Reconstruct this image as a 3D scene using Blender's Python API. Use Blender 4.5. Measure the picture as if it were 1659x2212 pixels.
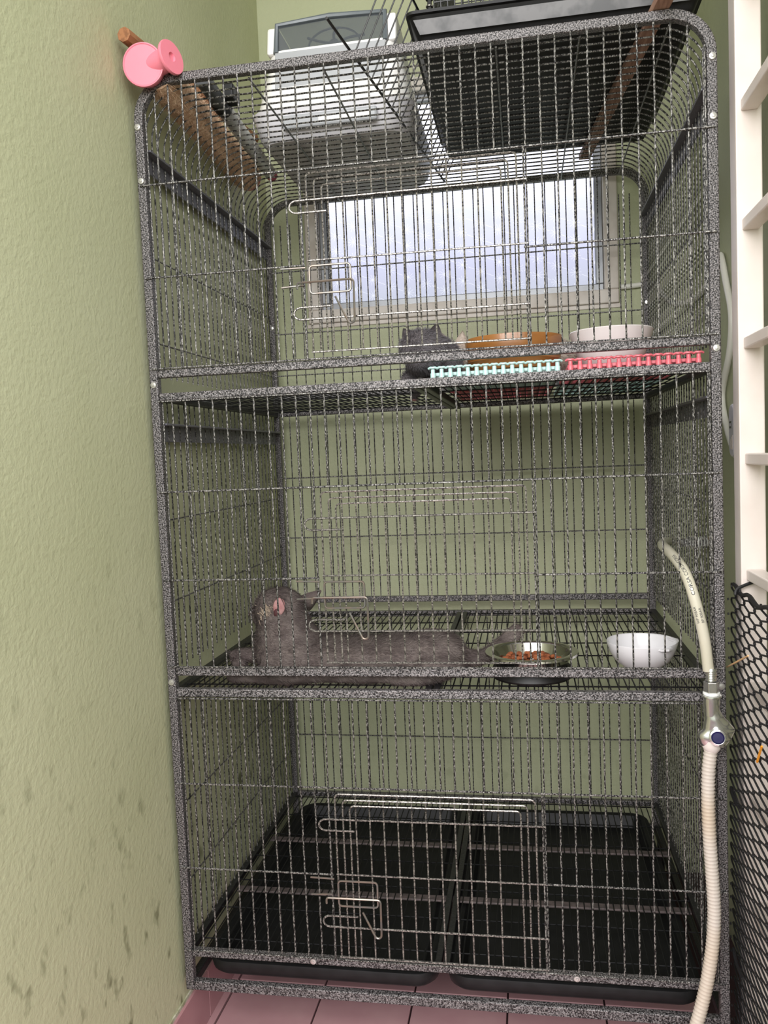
import bpy, bmesh, math, random
from mathutils import Vector, Matrix, noise as mnoise
random.seed(7)
PI = math.pi
scene = bpy.context.scene
col = scene.collection
for o in list(bpy.data.objects): bpy.data.objects.remove(o)

# ------------------------------------------------------------------ camera
CAM = Vector((0.6796158, -1.43722172, 1.01610824))
cf = Vector((-0.17157145, 0.98284766, -0.06762922)); cr = Vector((0.98472769, 0.16902885, -0.04172087)); cu = Vector((0.02957397, 0.07375447, 0.99683783))
cam = bpy.data.cameras.new('camera'); cam.sensor_fit = 'HORIZONTAL'; cam.sensor_width = 36.0; cam.lens = 36.0 * 1779.2876 / 1659.0
cam.clip_start = 0.01
camo = bpy.data.objects.new('camera', cam); col.objects.link(camo)
m = Matrix.Identity(4)
for i in range(3):
    m[i][0] = cr[i]; m[i][1] = cu[i]; m[i][2] = -cf[i]; m[i][3] = CAM[i]
camo.matrix_world = m
scene.camera = camo

# ------------------------------------------------------------------ world: overcast sky, hazy garden below the horizon
world = bpy.data.worlds.new('sky'); scene.world = world; world.use_nodes = True
nt = world.node_tree; nt.nodes.clear()
tc = nt.nodes.new('ShaderNodeTexCoord'); sep = nt.nodes.new('ShaderNodeSeparateXYZ'); ramp = nt.nodes.new('ShaderNodeValToRGB')
bg = nt.nodes.new('ShaderNodeBackground'); wo = nt.nodes.new('ShaderNodeOutputWorld')
nt.links.new(tc.outputs['Generated'], sep.inputs[0]); nt.links.new(sep.outputs['Z'], ramp.inputs[0])
el = ramp.color_ramp.elements
el[0].position = 0.0; el[0].color = (0.28, 0.31, 0.25, 1)
el[1].position = 0.5; el[1].color = (1.0, 1.0, 1.03, 1)
e = el.new(0.155); e.color = (0.29, 0.32, 0.31, 1)
e = el.new(0.21); e.color = (0.37, 0.375, 0.44, 1)
e = el.new(0.275); e.color = (0.52, 0.53, 0.60, 1)
e = el.new(0.33); e.color = (0.95, 0.95, 1.02, 1)
nt.links.new(ramp.outputs[0], bg.inputs[0]); nt.links.new(bg.outputs[0], wo.inputs[0])
bg.inputs[1].default_value = 1.9

# added fill: big soft area light behind the viewer that brightens the interior
def area(name, loc, tgt, sx, sy, power, color):
    l = bpy.data.lights.new(name, 'AREA'); l.shape = 'RECTANGLE'; l.size = sx; l.size_y = sy; l.energy = power; l.color = color
    o = bpy.data.objects.new(name, l); col.objects.link(o); o.location = loc
    o.rotation_euler = (Vector(tgt) - Vector(loc)).to_track_quat('-Z', 'Y').to_euler()
    return o
area('added_fill_light', (0.45, -2.9, 2.1), (0.52, 0.0, 1.0), 3.0, 1.6, 110, (1.0, 0.985, 0.97))
scene.view_settings.view_transform = 'Standard'; scene.view_settings.look = 'None'
scene.view_settings.exposure = 0.50; scene.view_settings.gamma = 1.0; scene.view_settings.use_curve_mapping = False

# ------------------------------------------------------------------ dimensions (metres)
W, D, H, T = 1.0, 0.769, 1.714, 0.0165
FZ = -0.137                      # floor level under the raised cage
XL, XR, YB = -0.012, 1.120, 0.83 # walls
CEIL = 2.55
TIERS = [  # (bottom of wires, top of wires)
    (0.082, 0.577), (0.636, 1.133), (1.192, 1.70)]
PITCH = 0.0258

# ------------------------------------------------------------------ materials
def lin(c): return tuple(((x/12.92) if x <= 0.04045 else ((x+0.055)/1.055)**2.4) for x in [v/255 for v in c]) + (1,)
MATS = {}
def mat(name, rgb, rough=0.6, metal=0.0, rgb2=None, scale=20, detail=3, bump=0.0, bscale=None, stretch=(1,1,1), lo=0.4, hi=0.6, spec=0.5, alpha=None, trans=0, coat=0, sss=0):
    mt = bpy.data.materials.new(name); mt.use_nodes = True; n = mt.node_tree.nodes; L = mt.node_tree.links
    b = n['Principled BSDF']; b.inputs['Roughness'].default_value = rough; b.inputs['Metallic'].default_value = metal
    b.inputs['Base Color'].default_value = lin(rgb); b.inputs['Specular IOR Level'].default_value = spec
    if coat: b.inputs['Coat Weight'].default_value = coat
    if trans: b.inputs['Transmission Weight'].default_value = trans
    if alpha is not None: b.inputs['Alpha'].default_value = alpha
    if rgb2 or bump:
        t = n.new('ShaderNodeTexCoord'); mp = n.new('ShaderNodeMapping'); mp.inputs['Scale'].default_value = stretch
        L.new(t.outputs['Object'], mp.inputs[0])
    if rgb2:
        nz = n.new('ShaderNodeTexNoise'); nz.inputs['Scale'].default_value = scale; nz.inputs['Detail'].default_value = detail
        r = n.new('ShaderNodeValToRGB'); r.color_ramp.elements[0].position = lo; r.color_ramp.elements[1].position = hi
        r.color_ramp.elements[0].color = lin(rgb); r.color_ramp.elements[1].color = lin(rgb2)
        L.new(mp.outputs[0], nz.inputs['Vector']); L.new(nz.outputs['Fac'], r.inputs[0]); L.new(r.outputs[0], b.inputs['Base Color'])
    if bump:
        nb = n.new('ShaderNodeTexNoise'); nb.inputs['Scale'].default_value = bscale or scale; nb.inputs['Detail'].default_value = detail
        bp = n.new('ShaderNodeBump'); bp.inputs['Strength'].default_value = bump; bp.inputs['Distance'].default_value = 0.004
        L.new(mp.outputs[0], nb.inputs['Vector']); L.new(nb.outputs['Fac'], bp.inputs['Height']); L.new(bp.outputs[0], b.inputs['Normal'])
    MATS[name] = mt
    return mt

# painted plaster with mildew specks
def wall_mat(name, rgb, rgb2, mold):
    mt = mat(name, rgb, 0.55, 0, rgb2, 3.0, 4, bump=0.32, bscale=120, lo=0.3, hi=0.7, spec=0.35)
    n = mt.node_tree.nodes; L = mt.node_tree.links; b = n['Principled BSDF']
    src = b.inputs['Base Color'].links[0].from_socket
    t = n.new('ShaderNodeTexCoord'); mp = n.new('ShaderNodeMapping'); mp.inputs['Scale'].default_value = (1, 1.3, 0.8); L.new(t.outputs['Object'], mp.inputs[0])
    nz = n.new('ShaderNodeTexNoise'); nz.inputs['Scale'].default_value = 26; nz.inputs['Detail'].default_value = 2
    r = n.new('ShaderNodeValToRGB'); r.color_ramp.elements[0].position = 0.60; r.color_ramp.elements[1].position = 0.74
    L.new(mp.outputs[0], nz.inputs['Vector']); L.new(nz.outputs['Fac'], r.inputs[0])
    nz2 = n.new('ShaderNodeTexNoise'); nz2.inputs['Scale'].default_value = 2.2; nz2.inputs['Detail'].default_value = 1; L.new(t.outputs['Object'], nz2.inputs['Vector'])
    sp = n.new('ShaderNodeSeparateXYZ'); L.new(t.outputs['Object'], sp.inputs[0])
    mr = n.new('ShaderNodeMapRange'); mr.inputs[1].default_value = 1.0; mr.inputs[2].default_value = -0.1; mr.inputs[3].default_value = 0; mr.inputs[4].default_value = mold
    L.new(sp.outputs['Z'], mr.inputs[0])
    m1 = n.new('ShaderNodeMath'); m1.operation = 'MULTIPLY'; L.new(r.outputs[0], m1.inputs[0]); L.new(mr.outputs[0], m1.inputs[1])
    m2 = n.new('ShaderNodeMath'); m2.operation = 'MULTIPLY'; L.new(m1.outputs[0], m2.inputs[0]); L.new(nz2.outputs['Fac'], m2.inputs[1])
    mx = n.new('ShaderNodeMix'); mx.data_type = 'RGBA'; L.new(m2.outputs[0], mx.inputs[0]); L.new(src, mx.inputs[6]); mx.inputs[7].default_value = lin((112, 114, 84))
    L.new(mx.outputs[2], b.inputs['Base Color'])
    return mt
M_wall = wall_mat('green_plaster', (182, 185, 149), (190, 192, 158), 2.2)
M_wallb = wall_mat('green_plaster_back', (174, 178, 145), (181, 184, 153), 0.6)
M_ceil = mat('white_ceiling', (225, 222, 212), 0.8)
M_tile = mat('pink_tile', (178, 136, 140), 0.25, 0, (186, 146, 148), 14, 3, lo=0.3, hi=0.7)
M_tile2 = mat('pink_tile_skirting', (172, 126, 130), 0.3, 0, (180, 134, 138), 14, 3, lo=0.3, hi=0.7)
M_grout = mat('dark_grout', (58, 36, 38), 0.9)
M_cem = mat('cement_edge', (190, 186, 168), 0.9, 0, (150, 150, 118), 60, 4)
M_ham = mat('hammertone_paint', (22, 20, 21), 0.36, 0.25, (138, 133, 133), 420, 2, bump=0.5, bscale=420, lo=0.40, hi=0.66)
M_wire = mat('hammertone_wire', (26, 24, 25), 0.30, 0.3, (150, 147, 142), 420, 2, bump=0.5, bscale=420, stretch=(1, 1, 0.6), lo=0.42, hi=0.66)
M_zinc = mat('door_wire_paint', (52, 49, 48), 0.3, 0.5, (158, 153, 146), 330, 2, lo=0.38, hi=0.64)
M_latch = mat('latch_steel', (112, 110, 106), 0.32, 0.6, (124, 112, 102), 60, 2)
M_brace = mat('dark_grey_steel', (98, 97, 104), 0.36, 0.25, (114, 112, 120), 420, 2, bump=0.3, bscale=420)
M_black = mat('black_steel', (26, 26, 27), 0.4, 0.1, (36, 35, 36), 180, 2, bump=0.2)
M_rust = mat('worn_bar', (84, 76, 75), 0.5, 0.2, (104, 92, 90), 90, 3)
M_chromebolt = mat('bolt_zinc', (200, 198, 194), 0.28, 0.75)
M_plblack = mat('black_plastic', (16, 16, 17), 0.5, 0, (22, 22, 23), 40, 2, spec=0.3)
M_white = mat('white_enamel', (222, 212, 206), 0.4, 0, (212, 199, 192), 12, 4, lo=0.35, hi=0.8)
M_cer = mat('white_ceramic', (218, 216, 218), 0.18, coat=0.3)
M_plw = mat('white_plastic_bowl', (214, 206, 205), 0.35)
M_wood = mat('brown_bowl', (132, 84, 38), 0.32, 0, (156, 104, 54), 8, 4, stretch=(1, 1, 4), coat=0.3)
M_stick = mat('wood_stick', (156, 106, 70), 0.6, 0, (128, 84, 54), 30, 3, stretch=(4, 0.4, 4))
M_stick2 = mat('wood_batten', (168, 134, 116), 0.65, 0, (140, 106, 90), 40, 3, stretch=(4, 0.4, 4))
M_steel = mat('stainless', (205, 204, 198), 0.12, 1.0)
M_steeldark = mat('rubber_base', (26, 24, 24), 0.5)
M_grid = mat('grid_black', (15, 15, 16), 0.6, spec=0.3)
M_tapm = mat('dull_chrome', (205, 205, 203), 0.25, 0.45)
M_kib = mat('kibble', (150, 84, 46), 0.8, 0, (118, 62, 34), 90, 2)
M_mint = mat('mint_plastic', (166, 196, 192), 0.4)
M_pinkm = mat('coral_plastic', (198, 96, 106), 0.4)
M_pink = mat('pink_plastic', (228, 128, 146), 0.4)
M_sisal = mat('brown_fluff', (226, 196, 168), 0.95, 0, (196, 160, 130), 130, 4, bump=0.8, bscale=140)
M_pole = mat('grey_pole', (226, 228, 226), 0.3, 0, (176, 178, 178), 9, 2)
M_magenta = mat('magenta_tip', (196, 70, 100), 0.4)
M_litter = mat('litter_white', (236, 234, 232), 0.4)
M_litgrey = mat('litter_base', (216, 215, 220), 0.4)
M_lid = mat('smoked_plastic', (104, 110, 116), 0.22, alpha=0.38)
M_lidrim = mat('smoked_rim', (96, 103, 108), 0.35)
M_flap = mat('smoked_flap', (176, 178, 182), 0.25, alpha=0.85)
M_cat = mat('grey_fur', (82, 72, 70), 0.9, 0, (102, 92, 88), 38, 5, stretch=(1, 1, 1.6), bump=0.5, bscale=220, spec=0.2)
M_fur = mat('grey_fur_tips', (84, 74, 72), 0.75, 0, (116, 106, 102), 30, 4, spec=0.25)
M_kit = mat('kitten_fur', (74, 68, 70), 0.9, 0, (96, 90, 92), 60, 4, bump=0.5, bscale=260, spec=0.2)
M_kittip = mat('kitten_fur_tips', (98, 94, 98), 0.8, spec=0.25)
M_kit2 = mat('cream_kitten_fur', (186, 172, 160), 0.9, 0, (166, 152, 142), 60, 4, bump=0.5, bscale=260, spec=0.2)
M_earin = mat('ear_skin', (168, 128, 126), 0.6, 0, (148, 100, 100), 60, 3)
M_eardark = mat('ear_dark', (66, 30, 32), 0.7)
M_eye = mat('amber_eye', (206, 130, 40), 0.15)
M_eyed = mat('dark_eye', (30, 24, 24), 0.1)
M_cream = mat('cream_tuft', (158, 142, 124), 0.9)
M_hose = mat('cream_hose', (198, 193, 176), 0.28, 0, (188, 183, 164), 6, 2, coat=0.3)
M_corr = mat('corrugated_hose', (196, 186, 175), 0.5, 0, (184, 160, 128), 3, 3, stretch=(1, 1, 1.5), lo=0.5, hi=0.75)
M_chrome = mat('chrome', (222, 221, 218), 0.22, 0.95)
M_ink = mat('hose_print', (60, 60, 62), 0.6)
M_blue = mat('blue_cap', (38, 34, 74), 0.2)
M_tape = mat('thread_tape', (238, 238, 234), 0.6)
M_copper = mat('brass_fitting', (188, 160, 120), 0.35, 0.5)
M_cable = mat('white_cable', (226, 224, 214), 0.45)
M_lav = mat('plug_plastic', (218, 214, 226), 0.35)
M_grey = mat('grey_print', (92, 92, 88), 0.5)
M_net = mat('black_net', (20, 19, 21), 0.6)
M_straw = mat('straw', (214, 176, 130), 0.8)
M_strawo = mat('orange_straw', (226, 150, 40), 0.8)
M_alu = mat('aluminium_sash', (140, 142, 146), 0.4, 0.6)
M_winw = mat('window_paint', (214, 206, 198), 0.5, 0, (196, 186, 176), 14, 3)
M_gasket = mat('black_gasket', (22, 22, 26), 0.6)
M_red = mat('red_washer', (150, 40, 40), 0.5)

def glass_mat(name, tint, transp, rough_scale):
    mt = bpy.data.materials.new(name); mt.use_nodes = True; n = mt.node_tree.nodes; L = mt.node_tree.links
    n.clear(); out = n.new('ShaderNodeOutputMaterial')
    tr = n.new('ShaderNodeBsdfTransparent'); tl = n.new('ShaderNodeBsdfTranslucent'); mx = n.new('ShaderNodeMixShader')
    tr.inputs[0].default_value = (0.93, 0.93, 0.99, 1); tl.inputs[0].default_value = tint
    nz = n.new('ShaderNodeTexNoise'); nz.inputs['Scale'].default_value = rough_scale; nz.inputs['Detail'].default_value = 4
    t = n.new('ShaderNodeTexCoord'); L.new(t.outputs['Object'], nz.inputs['Vector'])
    mr = n.new('ShaderNodeMapRange'); mr.inputs[3].default_value = transp - 0.03; mr.inputs[4].default_value = transp + 0.03; mr.inputs[1].default_value = 0.35; mr.inputs[2].default_value = 0.65
    L.new(nz.outputs['Fac'], mr.inputs[0]); L.new(mr.outputs[0], mx.inputs[0]); L.new(tl.outputs[0], mx.inputs[1]); L.new(tr.outputs[0], mx.inputs[2])
    L.new(mx.outputs[0], out.inputs[0]); MATS[name] = mt
    return mt
def star_glass():
    """pressed glass: duller pane, clear star shaped strokes on a staggered lattice (object x / z)"""
    mt = glass_mat('patterned_glass', (0.62, 0.63, 0.72, 1), 0.85, 60); n = mt.node_tree.nodes; L = mt.node_tree.links
    out = [x for x in n if x.type == 'OUTPUT_MATERIAL'][0]; base = out.inputs[0].links[0].from_socket
    for x in n:
        if x.type == 'BSDF_TRANSPARENT': x.inputs[0].default_value = (0.70, 0.705, 0.79, 1)
    def M(op, a, b=None, c=None):
        q = n.new('ShaderNodeMath'); q.operation = op
        for i, v in enumerate((a, b, c)):
            if v is None: continue
            if isinstance(v, (int, float)): q.inputs[i].default_value = v
            else: L.new(v, q.inputs[i])
        return q.outputs[0]
    t = n.new('ShaderNodeTexCoord'); sp = n.new('ShaderNodeSeparateXYZ'); L.new(t.outputs['Object'], sp.inputs[0])
    dx, dz = 0.050, 0.043
    u = M('DIVIDE', sp.outputs['X'], dx); i = M('FLOOR', u); fu = M('SUBTRACT', u, i)
    od = M('MULTIPLY', M('FRACT', M('MULTIPLY', i, 0.5)), 1.0)
    v = M('ADD', M('DIVIDE', sp.outputs['Z'], dz), od); fv = M('FRACT', v)
    a = M('MULTIPLY', M('SUBTRACT', fu, 0.5), dx); c = M('MULTIPLY', M('SUBTRACT', fv, 0.5), dz)
    r = M('SQRT', M('ADD', M('MULTIPLY', a, a), M('MULTIPLY', c, c)))
    th = M('ARCTAN2', c, a)
    d = M('DIVIDE', M('MULTIPLY', r, M('ABSOLUTE', M('SINE', M('MULTIPLY', th, 5.0)))), 5.0)
    star = M('MULTIPLY', M('LESS_THAN', d, 0.00055), M('LESS_THAN', r, 0.0150))
    ph = math.atan2(dz*0.5, dx)
    d2 = M('ABSOLUTE', M('ADD', M('MULTIPLY', c, math.cos(ph)), M('MULTIPLY', a, math.sin(ph))))
    diag = M('MULTIPLY', M('LESS_THAN', d2, 0.00065), M('GREATER_THAN', r, 0.0165))
    mask = M('MAXIMUM', star, diag)
    clear = n.new('ShaderNodeBsdfTransparent'); clear.inputs[0].default_value = (0.98, 0.98, 1.0, 1)
    mx = n.new('ShaderNodeMixShader'); L.new(M('MULTIPLY', mask, 0.9), mx.inputs[0]); L.new(base, mx.inputs[1]); L.new(clear.outputs[0], mx.inputs[2]); L.new(mx.outputs[0], out.inputs[0])
    return mt
M_glass = star_glass()

# ------------------------------------------------------------------ mesh builder
class B:
    def __init__(s): s.v = []; s.f = []
    def add(s, vs, fs):
        k = len(s.v); s.v += [tuple(v) for v in vs]; s.f += [tuple(i + k for i in f) for f in fs]
        return s
    def box(s, a, b):
        x0, y0, z0 = a; x1, y1, z1 = b
        return s.add([(x0,y0,z0),(x1,y0,z0),(x1,y1,z0),(x0,y1,z0),(x0,y0,z1),(x1,y0,z1),(x1,y1,z1),(x0,y1,z1)],
                     [(0,3,2,1),(4,5,6,7),(0,1,5,4),(1,2,6,5),(2,3,7,6),(3,0,4,7)])
    def sweep(s, path, section, up=None, closed=False, scale=None):
        """section: list of (a, b) offsets in the plane normal to the path."""
        P = [Vector(p) for p in path]; n = len(P); m = len(section); rings = []
        tans = []
        for i in range(n):
            if closed: t = (P[(i+1) % n] - P[i-1])
            elif i == 0: t = P[1] - P[0]
            elif i == n-1: t = P[-1] - P[-2]
            else: t = (P[i+1] - P[i]).normalized() + (P[i] - P[i-1]).normalized()
            tans.append(t.normalized())
        if up is None:
            up0 = Vector((0, 0, 1)) if abs(tans[0].z) < 0.9 else Vector((0, 1, 0))
            N = (up0 - tans[0]*up0.dot(tans[0])).normalized()
        vs = []
        for i in range(n):
            t = tans[i]
            if up is not None: N = (Vector(up) - t*Vector(up).dot(t)).normalized()
            else: N = (N - t*N.dot(t)).normalized()
            Bn = t.cross(N)
            k = 1.0
            if 0 < i < n-1 and not closed and up is not None:
                c = max(0.3, t.dot((P[i+1]-P[i]).normalized())); k = 1/c
            sc = scale[i] if scale else 1.0
            for a, b in section: vs.append(P[i] + N*(a*sc) + Bn*(b*sc*k))
        fs = []
        for i in range(n if closed else n-1):
            j = (i+1) % n
            for q in range(m):
                r = (q+1) % m
                fs.append((i*m+q, i*m+r, j*m+r, j*m+q))
        if not closed:
            fs.append(tuple(range(m-1, -1, -1))); fs.append(tuple((n-1)*m + q for q in range(m)))
        return s.add(vs, fs)
    def tube(s, path, r, n=6, closed=False, scale=None):
        return s.sweep(path, [(r*math.cos(2*PI*i/n), r*math.sin(2*PI*i/n)) for i in range(n)], closed=closed, scale=scale)
    def lathe(s, prof, c=(0,0,0), n=32, axis='Z', rot=None):
        vs = []; m = len(prof); R = rot or Matrix.Identity(3)
        for i in range(n):
            a = 2*PI*i/n
            for r, h in prof: vs.append(R @ Vector((r*math.cos(a), r*math.sin(a), h)) + Vector(c))
        fs = []
        for i in range(n):
            j = (i+1) % n
            for q in range(m-1): fs.append((i*m+q, j*m+q, j*m+q+1, i*m+q+1))
        if prof[0][0] > 1e-6: fs.append(tuple(i*m for i in range(n-1, -1, -1)))
        if prof[-1][0] > 1e-6: fs.append(tuple(i*m+m-1 for i in range(n)))
        return s.add(vs, fs)
    def ell(s, c, r, rot=None, n=16, m=10):
        vs = []; fs = []; R = rot or Matrix.Identity(3)
        for i in range(1, m):
            t = PI*i/m
            for j in range(n):
                p = 2*PI*j/n
                vs.append(R @ Vector((r[0]*math.sin(t)*math.cos(p), r[1]*math.sin(t)*math.sin(p), r[2]*math.cos(t))) + Vector(c))
        vs.append(R @ Vector((0, 0, r[2])) + Vector(c)); vs.append(R @ Vector((0, 0, -r[2])) + Vector(c))
        a, b = len(vs)-2, len(vs)-1
        for i in range(m-2):
            for j in range(n):
                k = (j+1) % n; fs.append((i*n+j, (i+1)*n+j, (i+1)*n+k, i*n+k))
        for j in range(n):
            k = (j+1) % n; fs.append((a, j, k)); fs.append((b, (m-2)*n+k, (m-2)*n+j))
        return s.add(vs, fs)
    def prism(s, outline, d):
        """outline: list of 3-D points, extruded by vector d."""
        n = len(outline); d = Vector(d); vs = [Vector(p) for p in outline] + [Vector(p)+d for p in outline]
        fs = [tuple(range(n-1, -1, -1)), tuple(range(n, 2*n))] + [(i, (i+1) % n, n+(i+1) % n, n+i) for i in range(n)]
        return s.add(vs, fs)
    def mesh(s, name):
        me = bpy.data.meshes.new(name); me.from_pydata(s.v, [], s.f); me.update()
        bm = bmesh.new(); bm.from_mesh(me); bmesh.ops.recalc_face_normals(bm, faces=bm.faces); bm.to_mesh(me); bm.free()
        return me
    def build(s, name, material, parent=None, smooth=False, bevel=0):
        me = s.mesh(name); me.materials.append(material)
        if smooth:
            for p in me.polygons: p.use_smooth = True
            try: me.set_sharp_from_angle(angle=math.radians(40))
            except Exception: pass
        o = bpy.data.objects.new(name, me); col.objects.link(o)
        if parent: attach(o, parent)
        if bevel:
            md = o.modifiers.new('edge', 'BEVEL'); md.width = bevel; md.segments = 2; md.limit_method = 'ANGLE'; md.angle_limit = math.radians(50)
        return o
BASE = {}
def attach(o, parent):
    o.parent = parent
    if parent.name in BASE: o.matrix_parent_inverse = Matrix.Translation(-BASE[parent.name])
def thing(name, label, cat, loc=(0,0,0), group=None):
    o = bpy.data.objects.new(name, None); col.objects.link(o); o.location = loc; o.empty_display_size = 0.05
    BASE[o.name] = Vector(loc)
    return tag(o, label, cat, group)
def tag(o, label, cat, group=None):
    o['label'] = label; o['category'] = cat
    if group: o['group'] = group
    return o
def struct(o): o['kind'] = 'structure'; return o
def stuff(o): o['kind'] = 'stuff'; return o
def inst(o, parent, loc, name=None, rot=None):
    c = o.copy(); col.objects.link(c); c.location = loc
    if rot: c.rotation_euler = rot
    if parent: attach(c, parent)
    return c
def arc(cx, cz, r, a0, a1, n=8): return [(cx + r*math.cos(math.radians(a0+(a1-a0)*i/n)), cz + r*math.sin(math.radians(a0+(a1-a0)*i/n))) for i in range(n+1)]
def smooth_path(pts, k=6):
    P = [Vector(p) for p in pts]; out = []
    for i in range(len(P)-1):
        p0 = P[max(i-1, 0)]; p1 = P[i]; p2 = P[i+1]; p3 = P[min(i+2, len(P)-1)]
        for j in range(k):
            t = j/k
            out.append(0.5*((2*p1) + (p2-p0)*t + (2*p0-5*p1+4*p2-p3)*t*t + (3*p1-p0-3*p2+p3)*t**3))
    out.append(P[-1]); return out

# ------------------------------------------------------------------ the setting
WX0, WX1, WZ0, WZ1 = 0.096, 0.932, 1.391, 2.02      # window opening
YF = -3.2
struct(B().box((XL-0.12, -0.95, FZ-0.1), (XL, YB+0.12, CEIL)).build('wall_left', M_wall))
wb = B()
wb.box((XL-0.12, YB, FZ-0.1), (XR+0.12, YB+0.1, WZ0)).box((XL-0.12, YB, WZ1), (XR+0.12, YB+0.1, CEIL))
wb.box((XL-0.12, YB, WZ0), (WX0, YB+0.1, WZ1)).box((WX1, YB, WZ0), (XR+0.12, YB+0.1, WZ1))
struct(wb.build('wall_back', M_wallb))
struct(B().box((XR, -0.95, FZ-0.1), (XR+0.12, YB+0.1, CEIL)).build('wall_right', M_wallb))
struct(B().box((XL-0.12, -0.45, CEIL), (XR+0.12, YB+0.12, CEIL+0.08)).build('ceiling', M_ceil))
fl = struct(B().box((XL-2.4, YF, FZ-0.1), (XR+2.4, YB+0.12, FZ-0.008)).build('floor', M_grout))
# floor tiles: joints run along y at 20 cm pitch
tb = B().box((0, 0, -0.008), (0.1950, 0.1950, 0.0)); tproto = tb.build('tile', M_tile, fl, bevel=0.0015)
first = True
JX, JY = 0.0145 + 0.0, 0.045
x = JX
xs_t = [JX + 0.1985*i for i in range(6)]
for iy in range(-6, 5):
    for ix, xx in enumerate(xs_t):
        yy = JY + 0.1985*iy
        if yy + 0.195 > YB or xx + 0.195 > XR: continue
        o = tproto if first else inst(tproto, fl, (0, 0, 0))
        o.location = (xx, yy, FZ); first = False
cut = B().box((0, 0, -0.008), (JX - XL - 0.004 - 0.008, 0.195, 0.0)); cproto = cut.build('cut_tile', M_tile, fl); first = True
for iy in range(-6, 4):
    o = cproto if first else inst(cproto, fl, (0, 0, 0)); o.location = (XL + 0.008, JY + 0.1985*iy, FZ); first = False
# tiled skirting along the left and back walls
bl = struct(B().box((XL, -0.95, FZ), (XL+0.003, YB, FZ+0.107)).build('baseboard_left', M_cem))
sk = B().box((0, 0, 0), (0.008, 0.1965, 0.100)); sproto = sk.build('skirting_tile', M_tile2, bl, bevel=0.001); first = True
for iy in range(-4, 4):
    o = sproto if first else inst(sproto, bl, (0, 0, 0)); o.location = (XL+0.0005, -0.082 + 0.1985*iy, FZ); first = False

# window: white outer frame, grey sash, patterned pane
win = thing('window_1', 'white framed window with star patterned glass in the back wall', 'window', (0.51, YB, WZ0)); win['kind'] = 'structure'; del win['category']
fw = 0.036
y0, y1 = YB-0.012, YB+0.05
for nm, a, b in (('frame_bottom', (WX0, y0, WZ0), (WX1, y1, WZ0+fw)), ('frame_top', (WX0, y0, WZ1-fw), (WX1, y1, WZ1)),
                 ('frame_left', (WX0, y0, WZ0+fw), (WX0+fw, y1, WZ1-fw)), ('frame_right', (WX1-fw, y0, WZ0+fw), (WX1, y1, WZ1-fw))):
    B().box(a, b).build('window_frame', M_winw, win, bevel=0.003)
B().box((WX0-0.006, YB-0.004, WZ0-0.012), (WX1+0.006, YB-0.0005, WZ0)).build('window_trim', M_winw, win, bevel=0.002)
gx0, gx1, gz0, gz1 = WX0+fw, WX1-fw, WZ0+fw, WZ1-fw
sw = 0.020
for a, b in (((gx0, YB+0.012, gz0), (gx1, YB+0.036, gz0+sw)), ((gx0, YB+0.012, gz1-sw), (gx1, YB+0.036, gz1)),
             ((gx0, YB+0.012, gz0+sw), (gx0+sw, YB+0.036, gz1-sw)), ((gx1-sw, YB+0.012, gz0+sw), (gx1, YB+0.036, gz1-sw))):
    B().box(a, b).build('sash', M_alu, win, bevel=0.002)
B().box((gx0+sw, YB+0.018, gz0+sw), (gx0+sw+0.005, YB+0.03, gz1-sw)).build('gasket', M_gasket, win)
pane = B().add([(gx0+sw, YB+0.024, gz0+sw), (gx1-sw, YB+0.024, gz0+sw), (gx1-sw, YB+0.024, gz1-sw), (gx0+sw, YB+0.024, gz1-sw)], [(0, 1, 2, 3)]).build('pane', M_glass, win)
# ------------------------------------------------------------------ the cage
cage = thing('cat_cage', 'tall three tier black hammertone wire cat cage with rounded top', 'cage', (0.5, D/2, 0))
R_C = 0.075
def frame(y, name):
    h = T/2
    path = [(h, y, 0)] + [(px, y, pz) for px, pz in arc(R_C, H-R_C, R_C-h, 180, 90, 10)] + [(px, y, pz) for px, pz in arc(W-R_C, H-R_C, R_C-h, 90, 0, 10)] + [(W-h, y, 0)]
    return B().sweep(path, [(-h, -h), (h, -h), (h, h), (-h, h)], up=(0, 1, 0)).build(name, M_ham, cage, bevel=0.0025)
frame(T/2, 'front_frame'); frame(D-T/2, 'back_frame')
def bar(a, b, name='crossbar', mt=None, bev=0.002): return B().box(a, b).build(name, mt or M_ham, cage, bevel=bev)
LV = [(0.0, 0.0185), (0.0675, 0.081), (0.5786, 0.5940), (0.6191, 0.6346), (1.1347, 1.1485), (1.1765, 1.1915)]
for z0, z1 in LV:
    bar((T, 0.001, z0), (W-T, T-0.001, z1)); bar((T, D-T+0.001, z0), (W-T, D-0.001, z1))
for z0, z1 in (LV[0], LV[1], LV[2], LV[4]):
    for x0, x1 in ((0.001, T-0.001), (W-T+0.001, W-0.001)):
        bar((x0, T, z0), (x1, D-T, z1), 'side_rail', M_black)
for z in (1.574, 1.077):
    for s in (0, 1):
        b = B(); xo = 0.002 if s == 0 else W-0.002; sg = 1 if s == 0 else -1
        a_ = (min(xo, xo+sg*0.004), T, z-0.017); c_ = (max(xo, xo+sg*0.004), D-T, z+0.017); b.box(a_, c_)
        b.box((min(xo+sg*0.004, xo+sg*0.020), T, z+0.013), (max(xo+sg*0.004, xo+sg*0.020), D-T, z+0.017))
        b.build('side_brace', M_brace, cage, bevel=0.001)
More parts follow.
